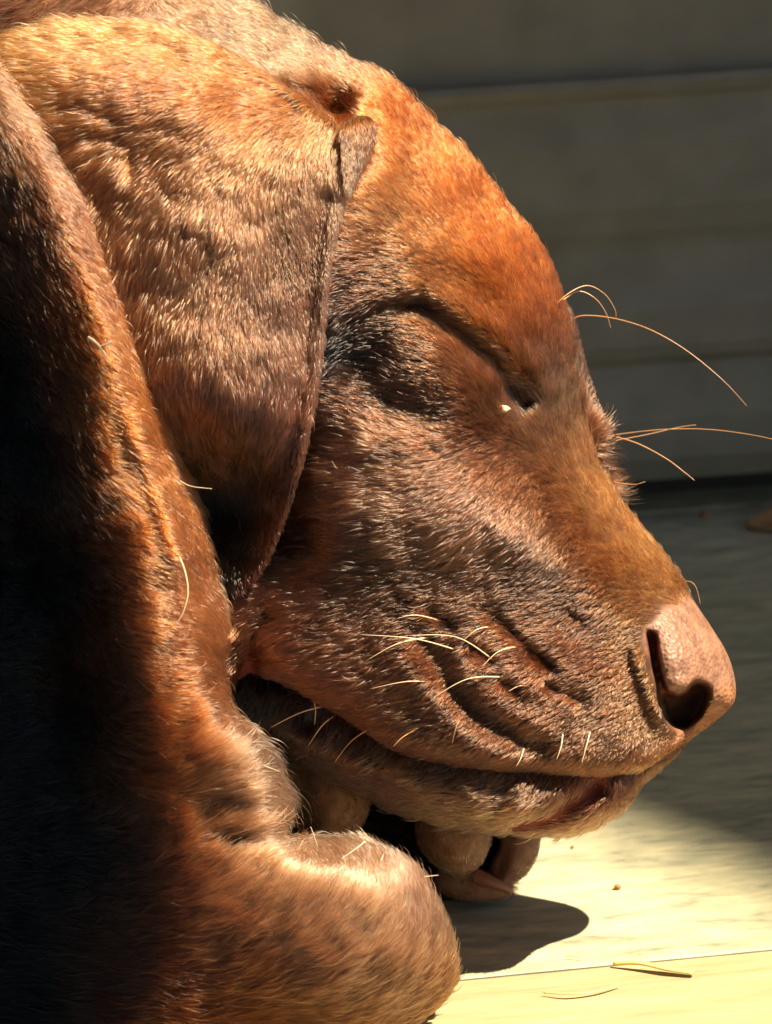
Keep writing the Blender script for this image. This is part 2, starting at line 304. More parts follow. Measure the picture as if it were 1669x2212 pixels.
# ------------------------------------------------------------------ coat colours (by region, with shade and lit edges painted in)
CHOC = (.115, .046, .021); MID = (.15, .060, .028); RUST = (.42, .115, .026); TAN = (.27, .125, .048); SHADE = (.022, .012, .008); SILV = (.17, .085, .048); PALE = (.26, .140, .075)
TINT = {
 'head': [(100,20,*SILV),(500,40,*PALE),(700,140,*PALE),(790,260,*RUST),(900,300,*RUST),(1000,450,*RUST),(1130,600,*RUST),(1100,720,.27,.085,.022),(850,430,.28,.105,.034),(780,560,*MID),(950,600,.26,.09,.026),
          (1190,800,*SILV),(1250,980,*TAN),(790,780,*SHADE),(930,810,.14,.054,.024),(1040,870,.15,.060,.026),(750,950,*MID),(1000,980,*MID),(1150,1000,.17,.075,.034),  # eye socket: shade put into the fur tint
          (1050,1130,.20,.09,.05),(850,1120,.15,.07,.038),(650,1180,*SHADE),(1200,1150,.17,.075,.036),(1330,1130,.38,.145,.038),(1440,1260,.38,.15,.04),(1280,1280,.14,.054,.022),(1150,1330,*CHOC),(900,1300,*CHOC),  # cheek beside the ear tip darkened as shade
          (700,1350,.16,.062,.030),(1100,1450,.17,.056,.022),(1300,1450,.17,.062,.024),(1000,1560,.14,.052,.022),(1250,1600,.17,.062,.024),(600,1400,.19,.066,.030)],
 'brow': [(1200,700,*SILV),(1280,880,*SILV),(1300,1000,*MID),(1150,900,*SILV)],
 'jaw': [(600,1600,*SHADE),(1000,1700,.17,.08,.036),(1300,1700,.17,.065,.026),(1100,1780,.18,.08,.034)],  # back end of the jaw tinted dark for its shade
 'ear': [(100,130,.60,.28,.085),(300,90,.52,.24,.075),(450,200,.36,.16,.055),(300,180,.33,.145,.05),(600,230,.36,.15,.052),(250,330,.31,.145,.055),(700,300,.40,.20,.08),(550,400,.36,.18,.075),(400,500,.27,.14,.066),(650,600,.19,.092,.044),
         (500,700,.26,.137,.068),(690,600,.28,.14,.07),(722,560,.5,.27,.15),(712,660,.52,.28,.16),(700,780,.50,.26,.15),(672,930,.42,.18,.09),(600,870,.16,.075,.04),(440,860,.19,.09,.045),(520,820,.20,.10,.05),(480,940,.10,.048,.026),(500,1030,*SHADE),(640,1000,.16,.07,.034),(540,1180,.02,.010,.007),(560,1080,.03,.014,.008),(606,1160,.2,.08,.034),(575,1230,.16,.06,.026)],  # lower hollow darkened as shade, front rim lightened as if sunlit
 'fold': [(760,290,.25,.10,.04),(800,270,.26,.09,.03),(820,320,.22,.09,.04),(770,400,.26,.13,.07)],
 'leg': [(0,200,.18,.09,.05),(40,350,.16,.075,.04),(150,450,.20,.075,.032),(-100,700,*SHADE),(220,700,.30,.092,.024),(300,900,.46,.14,.03),(380,1100,.44,.135,.03),(50,1100,.035,.022,.016),(60,750,.035,.018,.012),(150,1000,.06,.025,.014),(180,1250,.04,.02,.014),(200,1550,.035,.018,.012),(250,1800,.05,.022,.013),(340,1400,.26,.085,.025),(420,1500,.24,.085,.028),(330,1650,.26,.09,.026),  # left side near black: shade painted into the coat tint
         (500,1640,.27,.15,.085),(450,1760,.18,.08,.035),(100,1500,.03,.018,.013),(150,1900,*SHADE),(600,1900,.36,.20,.11),(800,2000,.40,.23,.14),(930,2050,.20,.10,.055),(600,2120,.19,.075,.028),(400,2050,.17,.06,.024),(850,2180,.14,.06,.026),(100,2200,*SHADE)],
}
for k in ('arm', 'toe'): TINT[k] = [(500,1700,.012,.007,.005),(1000,1850,.015,.008,.005),(1100,1940,.03,.015,.01),(700,1900,.012,.007,.005)]  # near-black arm tint paints the shaded hollow under the jaw
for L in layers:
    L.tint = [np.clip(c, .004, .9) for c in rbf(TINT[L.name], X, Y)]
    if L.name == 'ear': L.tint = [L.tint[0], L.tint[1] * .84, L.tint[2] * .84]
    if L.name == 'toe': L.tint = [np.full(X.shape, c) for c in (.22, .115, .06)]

# ------------------------------------------------------------------ body: one continuous mesh
dog = bpy.data.objects.new('dog', None); col.objects.link(dog); dog.location = (-.02, 0, 0); dog.empty_display_size = .05
tag(dog, 'brown puppy asleep in sunlight with its chin over its folded forelegs', 'dog')
V = []; F = []; off = 0
for L in layers:
    v, f = L.mesh(off); V.append(v); F.append(f); off += len(v)
V = np.vstack(V); F = np.vstack(F)
me = bpy.data.meshes.new('raw'); me.vertices.add(len(V)); me.vertices.foreach_set('co', V.ravel())
me.loops.add(F.size); me.loops.foreach_set('vertex_index', F.ravel()); me.polygons.add(len(F))
me.polygons.foreach_set('loop_start', np.arange(0, F.size, 4)); me.update(calc_edges=True); me.validate()
tmp = bpy.data.objects.new('raw', me); col.objects.link(tmp)
md = tmp.modifiers.new('r', 'REMESH'); md.mode = 'VOXEL'; md.voxel_size = .00062; md.use_smooth_shade = True
dg = bpy.context.evaluated_depsgraph_get(); bm_ = bpy.data.meshes.new_from_object(tmp.evaluated_get(dg), depsgraph=dg)
bpy.data.objects.remove(tmp); bm_.name = 'body'
body = link('body', bm_, dog, skin_m)
bm_.polygons.foreach_set('use_smooth', np.ones(len(bm_.polygons), bool))
co = np.empty(len(bm_.vertices) * 3); bm_.vertices.foreach_get('co', co); co = co.reshape(-1, 3)
bx = co[:, 0] / S + 834.5; v_ = (co[:, 2] - OZ) * CP + co[:, 1] * SP; w_ = -co[:, 1] * CP + (co[:, 2] - OZ) * SP
by = 1106 - v_ / S; bw = w_ / S
best = np.full(len(bx), 1e9); tint = np.zeros((len(bx), 3)); bare = np.zeros(len(bx))
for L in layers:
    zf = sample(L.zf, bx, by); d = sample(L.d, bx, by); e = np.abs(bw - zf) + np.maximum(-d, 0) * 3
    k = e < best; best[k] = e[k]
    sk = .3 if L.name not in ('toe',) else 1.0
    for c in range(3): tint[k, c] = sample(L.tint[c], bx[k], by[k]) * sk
    bare[k] = 0
    if L is head:
        nm = sstep(sample(nd, bx, by) + 7 * sample(noise(24, 77), bx, by), -26, 8) * (bw > -110)
        hm = np.maximum(sstep(sample(hd, bx, by), -6, 2), sstep(sample(sd, bx, by), -4, 2))
        ncol = np.array([.28, .14, .085]); hc = np.array([.16, .035, .018])
        fc = ncol * (1 - hm[:, None]) + hc * hm[:, None]
        kk = k & (nm > 0); tint[kk] = tint[kk] * (1 - nm[kk, None]) + fc[kk] * nm[kk, None]; bare[kk] = nm[kk]
        lip = np.exp(-((sample(L.d, bx, by) - 14) / 26) ** 2) * (by > 1480) * sstep(bx, 480, 620)
        kk = k & (lip > .02); tint[kk] = tint[kk] * (1 - lip[kk, None]) + np.array([.38, .165, .08]) * lip[kk, None]; bare[kk] = np.maximum(bare[kk], lip[kk] * .5)
        m2 = np.exp(-((bx - 548) / 55) ** 2 - ((by - 1440) / 55) ** 2); kk = k & (m2 > .05)
        tint[kk] = tint[kk] * (1 - m2[kk, None]) + np.array([.22, .06, .035]) * m2[kk, None]; bare[kk] = np.maximum(bare[kk], m2[kk] * .4)
    if L is jaw:
        dd = seg_dist(bx[k], by[k], catmull([(1290,1700),(1235,1735),(1190,1765),(1120,1785)], 4, False), False)
        m3 = np.exp(-(dd / 34) ** 2); t = tint[k]; tint[k] = t * (1 - m3[:, None]) + np.array([.16, .03, .015]) * m3[:, None]
at = bm_.attributes.new('tint', 'FLOAT_COLOR', 'POINT'); at.data.foreach_set('color', np.hstack([tint, np.ones((len(tint), 1))]).astype(np.float32).ravel())
at = bm_.attributes.new('bare', 'FLOAT', 'POINT'); at.data.foreach_set('value', bare.astype(np.float32))

# ------------------------------------------------------------------ fur: direction, length and density maps
FLOW = {
 'head': [(500,40,-1,-.2),(750,160,-.9,-.5),(860,300,-.75,-.7),(1000,450,-.65,-.8),(1120,600,-.6,-.9),(850,480,-.9,-.35),(780,600,-.95,.1),(900,600,-1,.02),(1040,640,-.85,-.5),(1150,720,-.6,-.8),
          (1200,850,-.3,-1),(740,720,-.9,.4),(800,780,-1,-.1),(930,800,-1,-.15),(1050,860,-.9,-.5),(1120,900,-.8,-.6),(1230,970,-.6,-.8),(800,930,-1,-.1),(1000,960,-.95,.1),(1150,1020,-.9,.3),(1300,1080,-.6,-.6),
          (1050,1130,-.9,.42),(850,1120,-1,.1),(650,1200,-1,.05),(1250,1180,-.95,.2),(1420,1230,-.7,-.5),(1150,1300,-1,.15),(900,1300,-1,.1),(1350,1330,-.9,.3),(1370,1450,-.8,.6),(1250,1480,-.9,.4),(1050,1450,-.9,.3),
          (700,1380,-1,.15),(900,1560,-.9,.4),(1150,1630,-.8,.6),(1400,1600,-.6,.7),(200,0,.9,-.6)],
 'brow': [(1200,700,-.2,-1),(1260,820,.3,-.9),(1310,900,.9,-.3),(1310,1000,.9,.3)],
 'jaw': [(600,1600,-1,.2),(1000,1700,-1,.2),(1300,1740,-.7,.7)],
 'ear': [(0,150,-1,.1),(250,90,-1,.0),(450,110,-.9,-.1),(450,200,-.95,.3),(620,250,-.8,.5),(700,330,-.3,1),(200,230,-1,.05),(200,330,-.8,.5),(330,300,-.9,.4),(300,420,-.4,.9),(400,380,-.6,.8),(500,480,-.2,1),(650,500,0,1),
         (600,800,-.05,1),(400,700,-.25,1),(500,1000,.05,1),(560,1150,.1,1),(715,600,-.05,1),(660,960,-.15,1)],
 'fold': [(760,290,-.3,1),(800,270,-.4,.9),(820,320,-.4,.9),(770,400,-.3,1)],
 'leg': [(0,200,.5,.85),(40,380,.6,.8),(-100,700,.95,.1),(220,700,.7,.7),(320,900,.75,.6),(380,1100,.8,.45),(50,1100,1,.08),(400,1400,.9,.25),(470,1330,.8,.5),(330,1600,.9,-.25),(470,1600,.8,-.5),
         (560,1700,.95,.15),(480,1720,.9,-.3),(100,1500,1,.0),(150,1900,1,.05),(500,1860,.75,-.5),(650,1950,.65,-.75),(800,1960,.5,-.9),(700,1810,-.3,-.6),(850,1860,-.1,-.9),(940,1980,.0,-1),(960,2100,.15,-1),
         (850,2120,.45,-.9),(650,2100,.8,-.5),(450,2080,.95,-.2),(450,2200,.98,-.1),(100,2200,1,.05),(750,2210,.8,-.5)],
 'arm': [(600,1800,1,.2),(1000,1900,1,.2),(600,1600,1,.2)], 'toe': [(700,1700,.3,1),(1000,1850,.1,1),(1100,1850,.0,1),(1100,1930,.5,.8)],
}
LEN = {
 'head': [(500,40,40),(800,200,34),(1000,450,30),(1120,650,28),(800,600,36),(930,800,30),(1200,850,34),(850,1100,44),(650,1200,48),(1100,1130,36),(1300,1150,26),(1430,1250,20),(1380,1450,16),(1480,1590,9),(1560,1560,8),(1250,1480,22),(1050,1450,26),(1000,1600,22),(800,1400,36),(600,1380,34),(1300,1640,16)],
 'brow': [(1200,700,24),(1280,930,34),(1310,1000,30)], 'jaw': [(600,1600,34),(1000,1700,30),(1300,1740,24)],
 'ear': [(100,130,52),(400,200,44),(650,300,34),(300,350,46),(550,500,32),(600,800,34),(450,850,38),(500,1050,40),(715,600,15),(670,950,18),(590,1190,16),(540,1120,16)],
 'fold': [(760,290,26),(800,270,30),(820,320,26),(770,400,18)],
 'leg': [(0,200,48),(220,700,34),(380,1100,34),(50,1100,62),(400,1400,40),(500,1640,70),(560,1700,72),(100,1500,66),(500,1860,60),(700,1812,34),(800,1960,50),(860,1860,36),(940,2000,38),(960,2100,36),(600,2120,66),(300,2050,70)],
 'arm': 30, 'toe': 9}
def unit(a): return a / np.maximum(np.linalg.norm(a, axis=-1, keepdims=True), 1e-9)
WOBX, WOBY, WOB2 = noise(46, 21), noise(46, 22), noise(150, 23)
PATCH = noise(26, 31); PATCH2 = noise(80, 32)
DENS = {'head': .19, 'brow': .17, 'jaw': .11, 'ear': .19, 'fold': .18, 'leg': .17, 'arm': .03, 'toe': .012}
CLUMP = 20.0
NPT = 5
allP = []; allR = []; allT = []
for li, L in enumerate(layers):
    fx, fy = rbf(FLOW[L.name], X, Y); LN = rbf(LEN[L.name], X, Y) if not np.isscalar(LEN[L.name]) else np.full(X.shape, float(LEN[L.name]))
    jac = np.sqrt(1 + L.gx ** 2 + L.gy ** 2)
    ok = (L.d > -2) & (X > -150) & (X < 1720) & (Y > -180) & (Y < 2300)
    wgt = np.where(ok, np.minimum(jac, 4.0), 0)
    vis = np.ones(X.shape)
    for M in layers:
        if M is L: continue
        over = (M.d > 45) & (M.zf > L.zf + 4)
        vis = np.where(over, .0, vis)
    wgt = wgt * vis
    for side in ('front', 'back'):
        w2 = wgt if side == 'front' else np.where((L.d < 60) & (L.d > -2), wgt, 0) * .8
        if side == 'back' and L.name not in ('head', 'brow', 'leg', 'ear', 'jaw'): continue
        tot = w2.sum() * ST * ST * DENS[L.name]; n = int(tot)
        if n < 10: continue
        cdf = np.cumsum(w2.ravel()); pick = np.searchsorted(cdf, rng.random(n) * cdf[-1])
        px = X.ravel()[pick] + (rng.random(n) - .5) * ST; py = Y.ravel()[pick] + (rng.random(n) - .5) * ST
        d = sample(L.d, px, py); k = d > .5; px, py, d = px[k], py[k], d[k]
        Z = L.zf if side == 'front' else L.zb
        pz = sample(Z, px, py)
        gy, gx = np.gradient(Z, ST); nx = -sample(gx, px, py); ny = -sample(gy, px, py)
        nrm = unit(np.stack([nx, ny, np.ones_like(nx)], -1)) * (1 if side == 'front' else -1)
        keep = np.ones(len(px), bool)
        for M in layers:
            if M is L: continue
            keep &= ~((sample(M.d, px, py) > 3) & (pz < sample(M.zf, px, py) - 3) & (pz > sample(M.zb, px, py)))
        if L is head and side == 'front':
            keep &= rng.random(len(px)) > sstep(sample(nd, px, py) + 8 * sample(WOBX, px, py), -40, 6)
            keep &= (sample(hd, px, py) < -6) & (sample(sd, px, py) < -6)
            ml = np.exp(-((px - 548) / 50) ** 2 - ((py - 1442) / 46) ** 2); keep &= rng.random(len(px)) > ml * 1.1
            lipz = (py > 1490) & (d < 26) & (px > 600); keep &= ~(lipz & (rng.random(len(px)) < .75))
        if L is head and side == 'back': keep &= (sample(nd, px, py) < -10)
        if L is jaw: 
            dd = seg_dist(px, py, catmull([(1290,1700),(1235,1735),(1190,1765),(1120,1785)], 4, False), False); keep &= rng.random(len(px)) > np.exp(-(dd / 26) ** 2)
        px, py, pz, nrm, d = px[keep], py[keep], pz[keep], nrm[keep], d[keep]; n = len(px)
        if n == 0: continue
        # direction on the surface
        dx = sample(fx, px, py); dy = sample(fy, px, py)
        wa = sample(WOBX, px, py); wb = sample(WOB2, px, py)
        ang = .13 * wa + .10 * wb + rng.normal(0, .10, n)
        l = np.maximum(np.hypot(dx, dy), 1e-6); dx, dy = dx / l, dy / l
        dx, dy = dx * np.cos(ang) - dy * np.sin(ang), dx * np.sin(ang) + dy * np.cos(ang)
        t = np.stack([dx, dy, np.zeros(n)], -1); t = unit(t - (t * nrm).sum(-1, keepdims=True) * nrm)
        ln = np.clip(sample(LN, px, py), 10, 100) * (rng.random(n) * .6 + .6)
        ln *= 1 + .15 * sample(PATCH, px, py)
        lift = np.clip(.18 + rng.normal(0, .11, n) + .05 * sample(WOBY, px, py), .05, .8)
        if L is brow: lift = lift + .25 * (py > 820)
        if L is leg:
            tz = np.exp(-((px - 560) / 60) ** 2 - ((py - 1680) / 90) ** 2); lift = lift + .35 * tz
        stray = rng.random(n) < .012; ln[stray] *= 1.25; lift[stray] += .25
        root = np.stack([px, py, pz - 1.5], -1)
        mean_end = root + t * ln[:, None] * .95 + nrm * (ln * lift)[:, None]
        # clumps: jittered grid cells, hairs lean to their clump's tip
        CLUMP = 12.0 if L is ear else 15.0
        ci = np.floor(px / CLUMP).astype(int); cj = np.floor(py / CLUMP).astype(int)
        bd = np.full(n, 1e9); cxb = np.zeros(n); cyb = np.zeros(n)
        for a in (-1, 0, 1):
            for b in (-1, 0, 1):
                I = ci + a; J = cj + b
                h1 = np.abs(np.sin(I * 12.9898 + J * 78.233 + li * 3.1) * 43758.5453) % 1; h2 = np.abs(np.sin(I * 39.346 + J * 11.135 + li * 1.7) * 24634.6345) % 1
                cx = (I + h1) * CLUMP; cy = (J + h2) * CLUMP
                # cells are stretched along the coat
                ax = (px - cx) * dx + (py - cy) * dy; ay = -(px - cx) * dy + (py - cy) * dx
                q = (ax * .55) ** 2 + (ay * 1.35) ** 2; m = q < bd; bd[m] = q[m]; cxb[m] = cx[m]; cyb[m] = cy[m]
        pull = (.7 + .25 * rng.random(n)) * np.where(stray, 0, 1)
        offs = np.stack([cxb - px, cyb - py, np.zeros(n)], -1); offs -= (offs * nrm).sum(-1, keepdims=True) * nrm
        offs -= (offs * t).sum(-1, keepdims=True) * t * .7
        s = np.linspace(0, 1, NPT)[None, :, None]
        lf = nrm[:, None] * (ln * lift)[:, None, None] * (2.0 * s - 1.15 * s * s) / .85
        P = root[:, None] + t[:, None] * ln[:, None, None] * s * .97 + lf * .8 + offs[:, None] * pull[:, None, None] * s ** 1.4
        curl = rng.normal(0, .09, n)[:, None, None] * np.cross(nrm, t)[:, None] * ln[:, None, None] * s * s
        P = P + curl
        allP.append(to_world(P[..., 0], P[..., 1], P[..., 2]).astype(np.float32))
        rad = (.62 + .78 * rng.random(n) ** 2) * (.75 + .25 * np.clip(ln / 40, .6, 1.4))
        prof = np.array([.85, 1, .9, .65, .12])
        allR.append((rad[:, None] * prof[None] * S).astype(np.float32))
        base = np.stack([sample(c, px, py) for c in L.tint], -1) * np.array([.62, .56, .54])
        hcell = np.abs(np.sin(cxb * 7.13 + cyb * 3.71) * 9631.7) % 1
        var = np.exp(rng.normal(0, .5, n) + (hcell - .5) * .6 + .10 * sample(PATCH2, px, py))
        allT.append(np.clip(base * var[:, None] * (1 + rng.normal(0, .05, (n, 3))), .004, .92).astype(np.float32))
P = np.concatenate(allP); Rd = np.concatenate(allR); T = np.concatenate(allT)
hc = bpy.data.hair_curves.new('fur'); hc.add_curves([NPT] * len(P))
hc.points.foreach_set('position', P.ravel())
ra = hc.attributes.get('radius') or hc.attributes.new('radius', 'FLOAT', 'POINT'); ra.data.foreach_set('value', Rd.ravel())
ta = hc.attributes.new('tint', 'FLOAT_COLOR', 'CURVE'); ta.data.foreach_set('color', np.hstack([T, np.ones((len(T), 1), np.float32)]).ravel())
fur = link('fur', hc, dog, fur_m); tag(fur, kind='stuff')
print('hairs', len(P), 'body verts', len(co))

# ------------------------------------------------------------------ whiskers and claws
def surf(x, y):
    """front surface of the dog at (x, y)"""
    z = -1e9
    for L in layers:
        a = np.array([float(x)]); b = np.array([float(y)])
        if sample(L.d, a, b)[0] > 0: z = max(z, sample(L.zf, a, b)[0])
    return z
def tube(name, pts, r0, r1, mat, parent=None, seg=6, sub=6):
    """tapered tube along (x, y, w) points in sculpting units, radii in units"""
    C = catmull(pts, sub, False); Wd = to_world(C[:, 0], C[:, 1], C[:, 2]); n = len(Wd); V = []; F = []
    for i in range(n):
        tg = Vector(Wd[min(i + 1, n - 1)] - Wd[max(i - 1, 0)]).normalized(); a = tg.cross(Vector((.3, 1, .2))).normalized(); b = tg.cross(a)
        r = (r0 + (r1 - r0) * (i / (n - 1)) ** 1.2) * S
        for k in range(seg):
            q = 2 * math.pi * k / seg; V.append(Vector(Wd[i]) + a * r * math.cos(q) + b * r * math.sin(q))
    for i in range(n - 1):
        for k in range(seg):
            F.append((i * seg + k, i * seg + (k + 1) % seg, (i + 1) * seg + (k + 1) % seg, (i + 1) * seg + k))
    F.append(tuple(range(seg))[::-1]); F.append(tuple(range((n - 1) * seg, n * seg)))
    return mesh_obj(name, V, F, mat, parent)
m_wh, _, _, _, p = new_mat('whisker'); p.inputs['Base Color'].default_value = (.80, .58, .36, 1); p.inputs['Roughness'].default_value = .3
m_wd, _, _, _, p = new_mat('whisker_brown'); p.inputs['Base Color'].default_value = (.55, .28, .12, 1); p.inputs['Roughness'].default_value = .3
# on the muzzle: root, middle, tip, heights above the coat
WH = [((965,1342),(900,1325),(858,1332),(14,60,80),m_wh),((1068,1425),(985,1372),(880,1368),(10,60,90),m_wh),((1068,1350),(1030,1355),(1000,1378),(10,30,34),m_wh),
      ((985,1400),(895,1375),(780,1366),(12,60,90),m_wh),((930,1372),(860,1385),(795,1420),(30,60,70),m_wh),((1120,1392),(1075,1402),(1038,1435),(10,34,40),m_wh),
      ((1095,1458),(1010,1460),(935,1500),(10,46,66),m_wh),((960,1470),(880,1466),(800,1482),(12,40,50),m_wh),((1150,1480),(1120,1476),(1095,1488),(8,22,26),m_wh),
      ((1130,1605),(1122,1630),(1112,1648),(8,24,40),m_wh),((1212,1575),(1208,1605),(1198,1634),(8,26,40),m_wh),((1272,1570),(1262,1605),(1252,1642),(8,26,44),m_wh),
      ((735,1535),(700,1560),(668,1606),(10,26,40),m_wh),((705,1520),(650,1535),(590,1565),(12,30,40),m_wh),((800,1568),(760,1595),(725,1640),(8,20,30),m_wd),
      ((905,1565),(870,1585),(850,1605),(6,14,20),m_wd),((1000,1540),(985,1560),(975,1600),(6,14,20),m_wd),((680,1505),(684,1530),(682,1560),(8,20,24),m_wh)]
for a, b, c, h, m in WH:
    z = surf(*a); z2 = max(surf(*b), -100)
    tube('whisker', [(*a, z - 4), (*b, max(z, z2) + h[1] * .6), (*c, max(z, surf(*c)) + h[2] * .6)], 1.8, .35, m, dog)
# brow hairs that stand out against the wall
for pts, r in [([(1180,690,60),(1215,645,70),(1265,618,40),(1305,635,30),(1328,668,20),(1331,690,15)], 1.5),([(1215,650,70),(1250,630,40),(1285,645,35),(1308,675,30),(1320,710,25)], 1.5),
               ([(1235,700,-60),(1254,682,-50),(1320,686,-30),(1400,710,0),(1480,755,10),(1560,820,20),(1613,877,20)], 1.9),
               ([(1300,940,-100),(1330,943,-90),(1380,958,-60),(1440,990,-40),(1480,1020,-30),(1502,1038,-25)], 2.1),([(1300,945,-120),(1350,936,-110),(1440,927,-80),(1530,927,-60),(1620,938,-40),(1700,955,-30)], 1.5),
               ([(1310,955,-140),(1400,938,-160),(1470,922,-180),(1510,916,-190)], 1.0),([(1300,1035,-120),(1340,1043,-110),(1375,1046,-100),(1397,1040,-100)], 1.4),([(1475,1255,0),(1495,1258,20),(1506,1275,20),(1513,1305,16)], 1.0)]:
    tube('whisker', pts, r, .5, m_wd, dog)
# loose long hairs on the foreleg silhouette
for pts, r in [([(400,1040,545),(425,1052,560),(468,1057,560)], 1.2),([(578,1640,560),(610,1652,560)], 1.2),([(690,1810,560),(684,1790,570),(676,1768,570)], 1.6),([(780,1795,520),(790,1783,520),(800,1800,520)], 1.2),([(915,1875,520),(945,1872,515)], 1.2),([(790,1800,540),(775,1812,555),(740,1835,590)], 1.5)]:
    tube('guard_hair', pts, r, .5, m_wh, dog)
m_cl, nt, N, Lk, p = new_mat('claw'); p.inputs['Base Color'].default_value = (.20, .075, .035, 1); p.inputs['Roughness'].default_value = .45
tube('claw', [(1030,1900,-215),(1062,1912,-205),(1090,1924,-207),(1106,1936,-215)], 17, 6, m_cl, dog, seg=12)

# ------------------------------------------------------------------ deck
def wood_material(name, ramp, scale, rough=.75, rot=0, band=None):
    m, nt, N, Lk, p = new_mat(name)
    tc = N.new('ShaderNodeTexCoord'); mp = N.new('ShaderNodeMapping'); mp.inputs['Rotation'].default_value = (0, 0, rot); Lk.new(tc.outputs['Object'], mp.inputs['Vector'])
    st = N.new('ShaderNodeMapping'); st.inputs['Scale'].default_value = (scale[0], scale[1], scale[1]); Lk.new(mp.outputs[0], st.inputs['Vector'])
    n1 = N.new('ShaderNodeTexNoise'); n1.inputs['Scale'].default_value = 1; n1.inputs['Detail'].default_value = 9; n1.inputs['Roughness'].default_value = .68; n1.inputs['Distortion'].default_value = .5; Lk.new(st.outputs[0], n1.inputs['Vector'])
    n2 = N.new('ShaderNodeTexNoise'); n2.inputs['Scale'].default_value = 45; n2.inputs['Detail'].default_value = 8; n2.inputs['Roughness'].default_value = .65; s2 = N.new('ShaderNodeMapping'); s2.inputs['Scale'].default_value = (.5, 2.2, 1); Lk.new(mp.outputs[0], s2.inputs['Vector']); Lk.new(s2.outputs[0], n2.inputs['Vector'])
    cr = N.new('ShaderNodeValToRGB'); e = cr.color_ramp.elements
    e[0].position = ramp[0][0]; e[0].color = (*ramp[0][1], 1); e[1].position = ramp[-1][0]; e[1].color = (*ramp[-1][1], 1)
    for q, c in ramp[1:-1]: x = e.new(q); x.color = (*c, 1)
    Lk.new(n1.outputs['Fac'], cr.inputs['Fac'])
    mx = N.new('ShaderNodeMix'); mx.data_type = 'RGBA'; mx.blend_type = 'MULTIPLY'; mx.inputs['Factor'].default_value = .7
    c2 = N.new('ShaderNodeValToRGB'); c2.color_ramp.elements[0].position = .36; c2.color_ramp.elements[0].color = (.50, .56, .52, 1); c2.color_ramp.elements[1].position = .7; c2.color_ramp.elements[1].color = (1.12, 1.05, .92, 1)
    Lk.new(n2.outputs['Fac'], c2.inputs['Fac']); Lk.new(cr.outputs[0], mx.inputs['A']); Lk.new(c2.outputs[0], mx.inputs['B']); Lk.new(mx.outputs['Result'], p.inputs['Base Color'])
    b = N.new('ShaderNodeBump'); b.inputs['Strength'].default_value = .3; b.inputs['Distance'].default_value = .0005; Lk.new(n1.outputs['Fac'], b.inputs['Height']); Lk.new(b.outputs[0], p.inputs['Normal'])
    p.inputs['Roughness'].default_value = rough
    return m
DW = wood_material('weathered_wood', [(.30, (.24, .24, .17)), (.44, (.46, .43, .31)), (.56, (.58, .53, .36)), (.70, (.74, .65, .44))], (60, 210), .5)
def box_into(V, F, x0, x1, y0, y1, z0, z1, bev=.0015):
    o = len(V)
    for (z, e) in ((z0, 0), (z1 - bev, 0), (z1, bev)):
        V += [(x0 + e, y0 + e, z), (x1 - e, y0 + e, z), (x1 - e, y1 - e, z), (x0 + e, y1 - e, z)]
    F.append((o, o + 3, o + 2, o + 1))
    for l in (0, 4):
        for k in range(4): F.append((o + l + k, o + l + (k + 1) % 4, o + l + 4 + (k + 1) % 4, o + l + 4 + k))
    F.append((o + 8, o + 9, o + 10, o + 11))
DYAW = R(13)
V = []; F = []
pw = .30
yoff = -.052
k0 = -6
for k in range(k0, 9):
    a = yoff + k * pw; box_into(V, F, -2.2, 2.2, a + .0008, a + pw - .0008, -.03, 0, .0005)
box_into(V, F, -2.2, 2.2, yoff + k0 * pw, yoff + 9 * pw, -.034, -.006)
deck = mesh_obj('deck', V, F, DW, smooth=False)
DW2 = wood_material('weathered_wood_tan', [(.24, (.22, .19, .11)), (.40, (.44, .36, .20)), (.58, (.52, .43, .25)), (.74, (.62, .52, .32))], (14, 260), .55)
deck.data.materials.append(DW2)
for pl in deck.data.polygons:
    if sum(deck.data.vertices[i].co.y for i in pl.vertices) / len(pl.vertices) < yoff: pl.material_index = 1; deck.rotation_euler = (0, 0, DYAW); tag(deck, kind='structure')
gv = [(-30, -30, -.04), (30, -30, -.04), (30, 30, -.04), (-30, 30, -.04)]
gm, nt, N, Lk, p = new_mat('soil'); p.inputs['Base Color'].default_value = (.10, .09, .06, 1); p.inputs['Roughness'].default_value = .95
g = mesh_obj('ground', gv, [(0, 1, 2, 3)], gm, smooth=False); tag(g, kind='structure')

# ------------------------------------------------------------------ wall of painted boards behind, under an added, unseen eave
WY = ray_ground(1500, 1098)         # foot of the wall
wall = bpy.data.objects.new('wall', None); col.objects.link(wall); wall.location = (WY.x, WY.y, 0); wall.rotation_euler = (0, 0, R(11)); wall.empty_display_size = .1
tag(wall, 'dark olive grey painted board wall behind the sleeping dog', 'wall')
wm, nt, N, Lk, p = new_mat('wall_paint')
tc = N.new('ShaderNodeTexCoord'); n1 = N.new('ShaderNodeTexNoise'); n1.inputs['Scale'].default_value = 60; n1.inputs['Detail'].default_value = 8; Lk.new(tc.outputs['Object'], n1.inputs['Vector'])
cr = N.new('ShaderNodeValToRGB'); cr.color_ramp.elements[0].position = .3; cr.color_ramp.elements[0].color = (.20, .182, .14, 1); cr.color_ramp.elements[1].position = .7; cr.color_ramp.elements[1].color = (.265, .243, .19, 1)
Lk.new(n1.outputs['Fac'], cr.inputs['Fac']); Lk.new(cr.outputs[0], p.inputs['Base Color']); p.inputs['Roughness'].default_value = .6
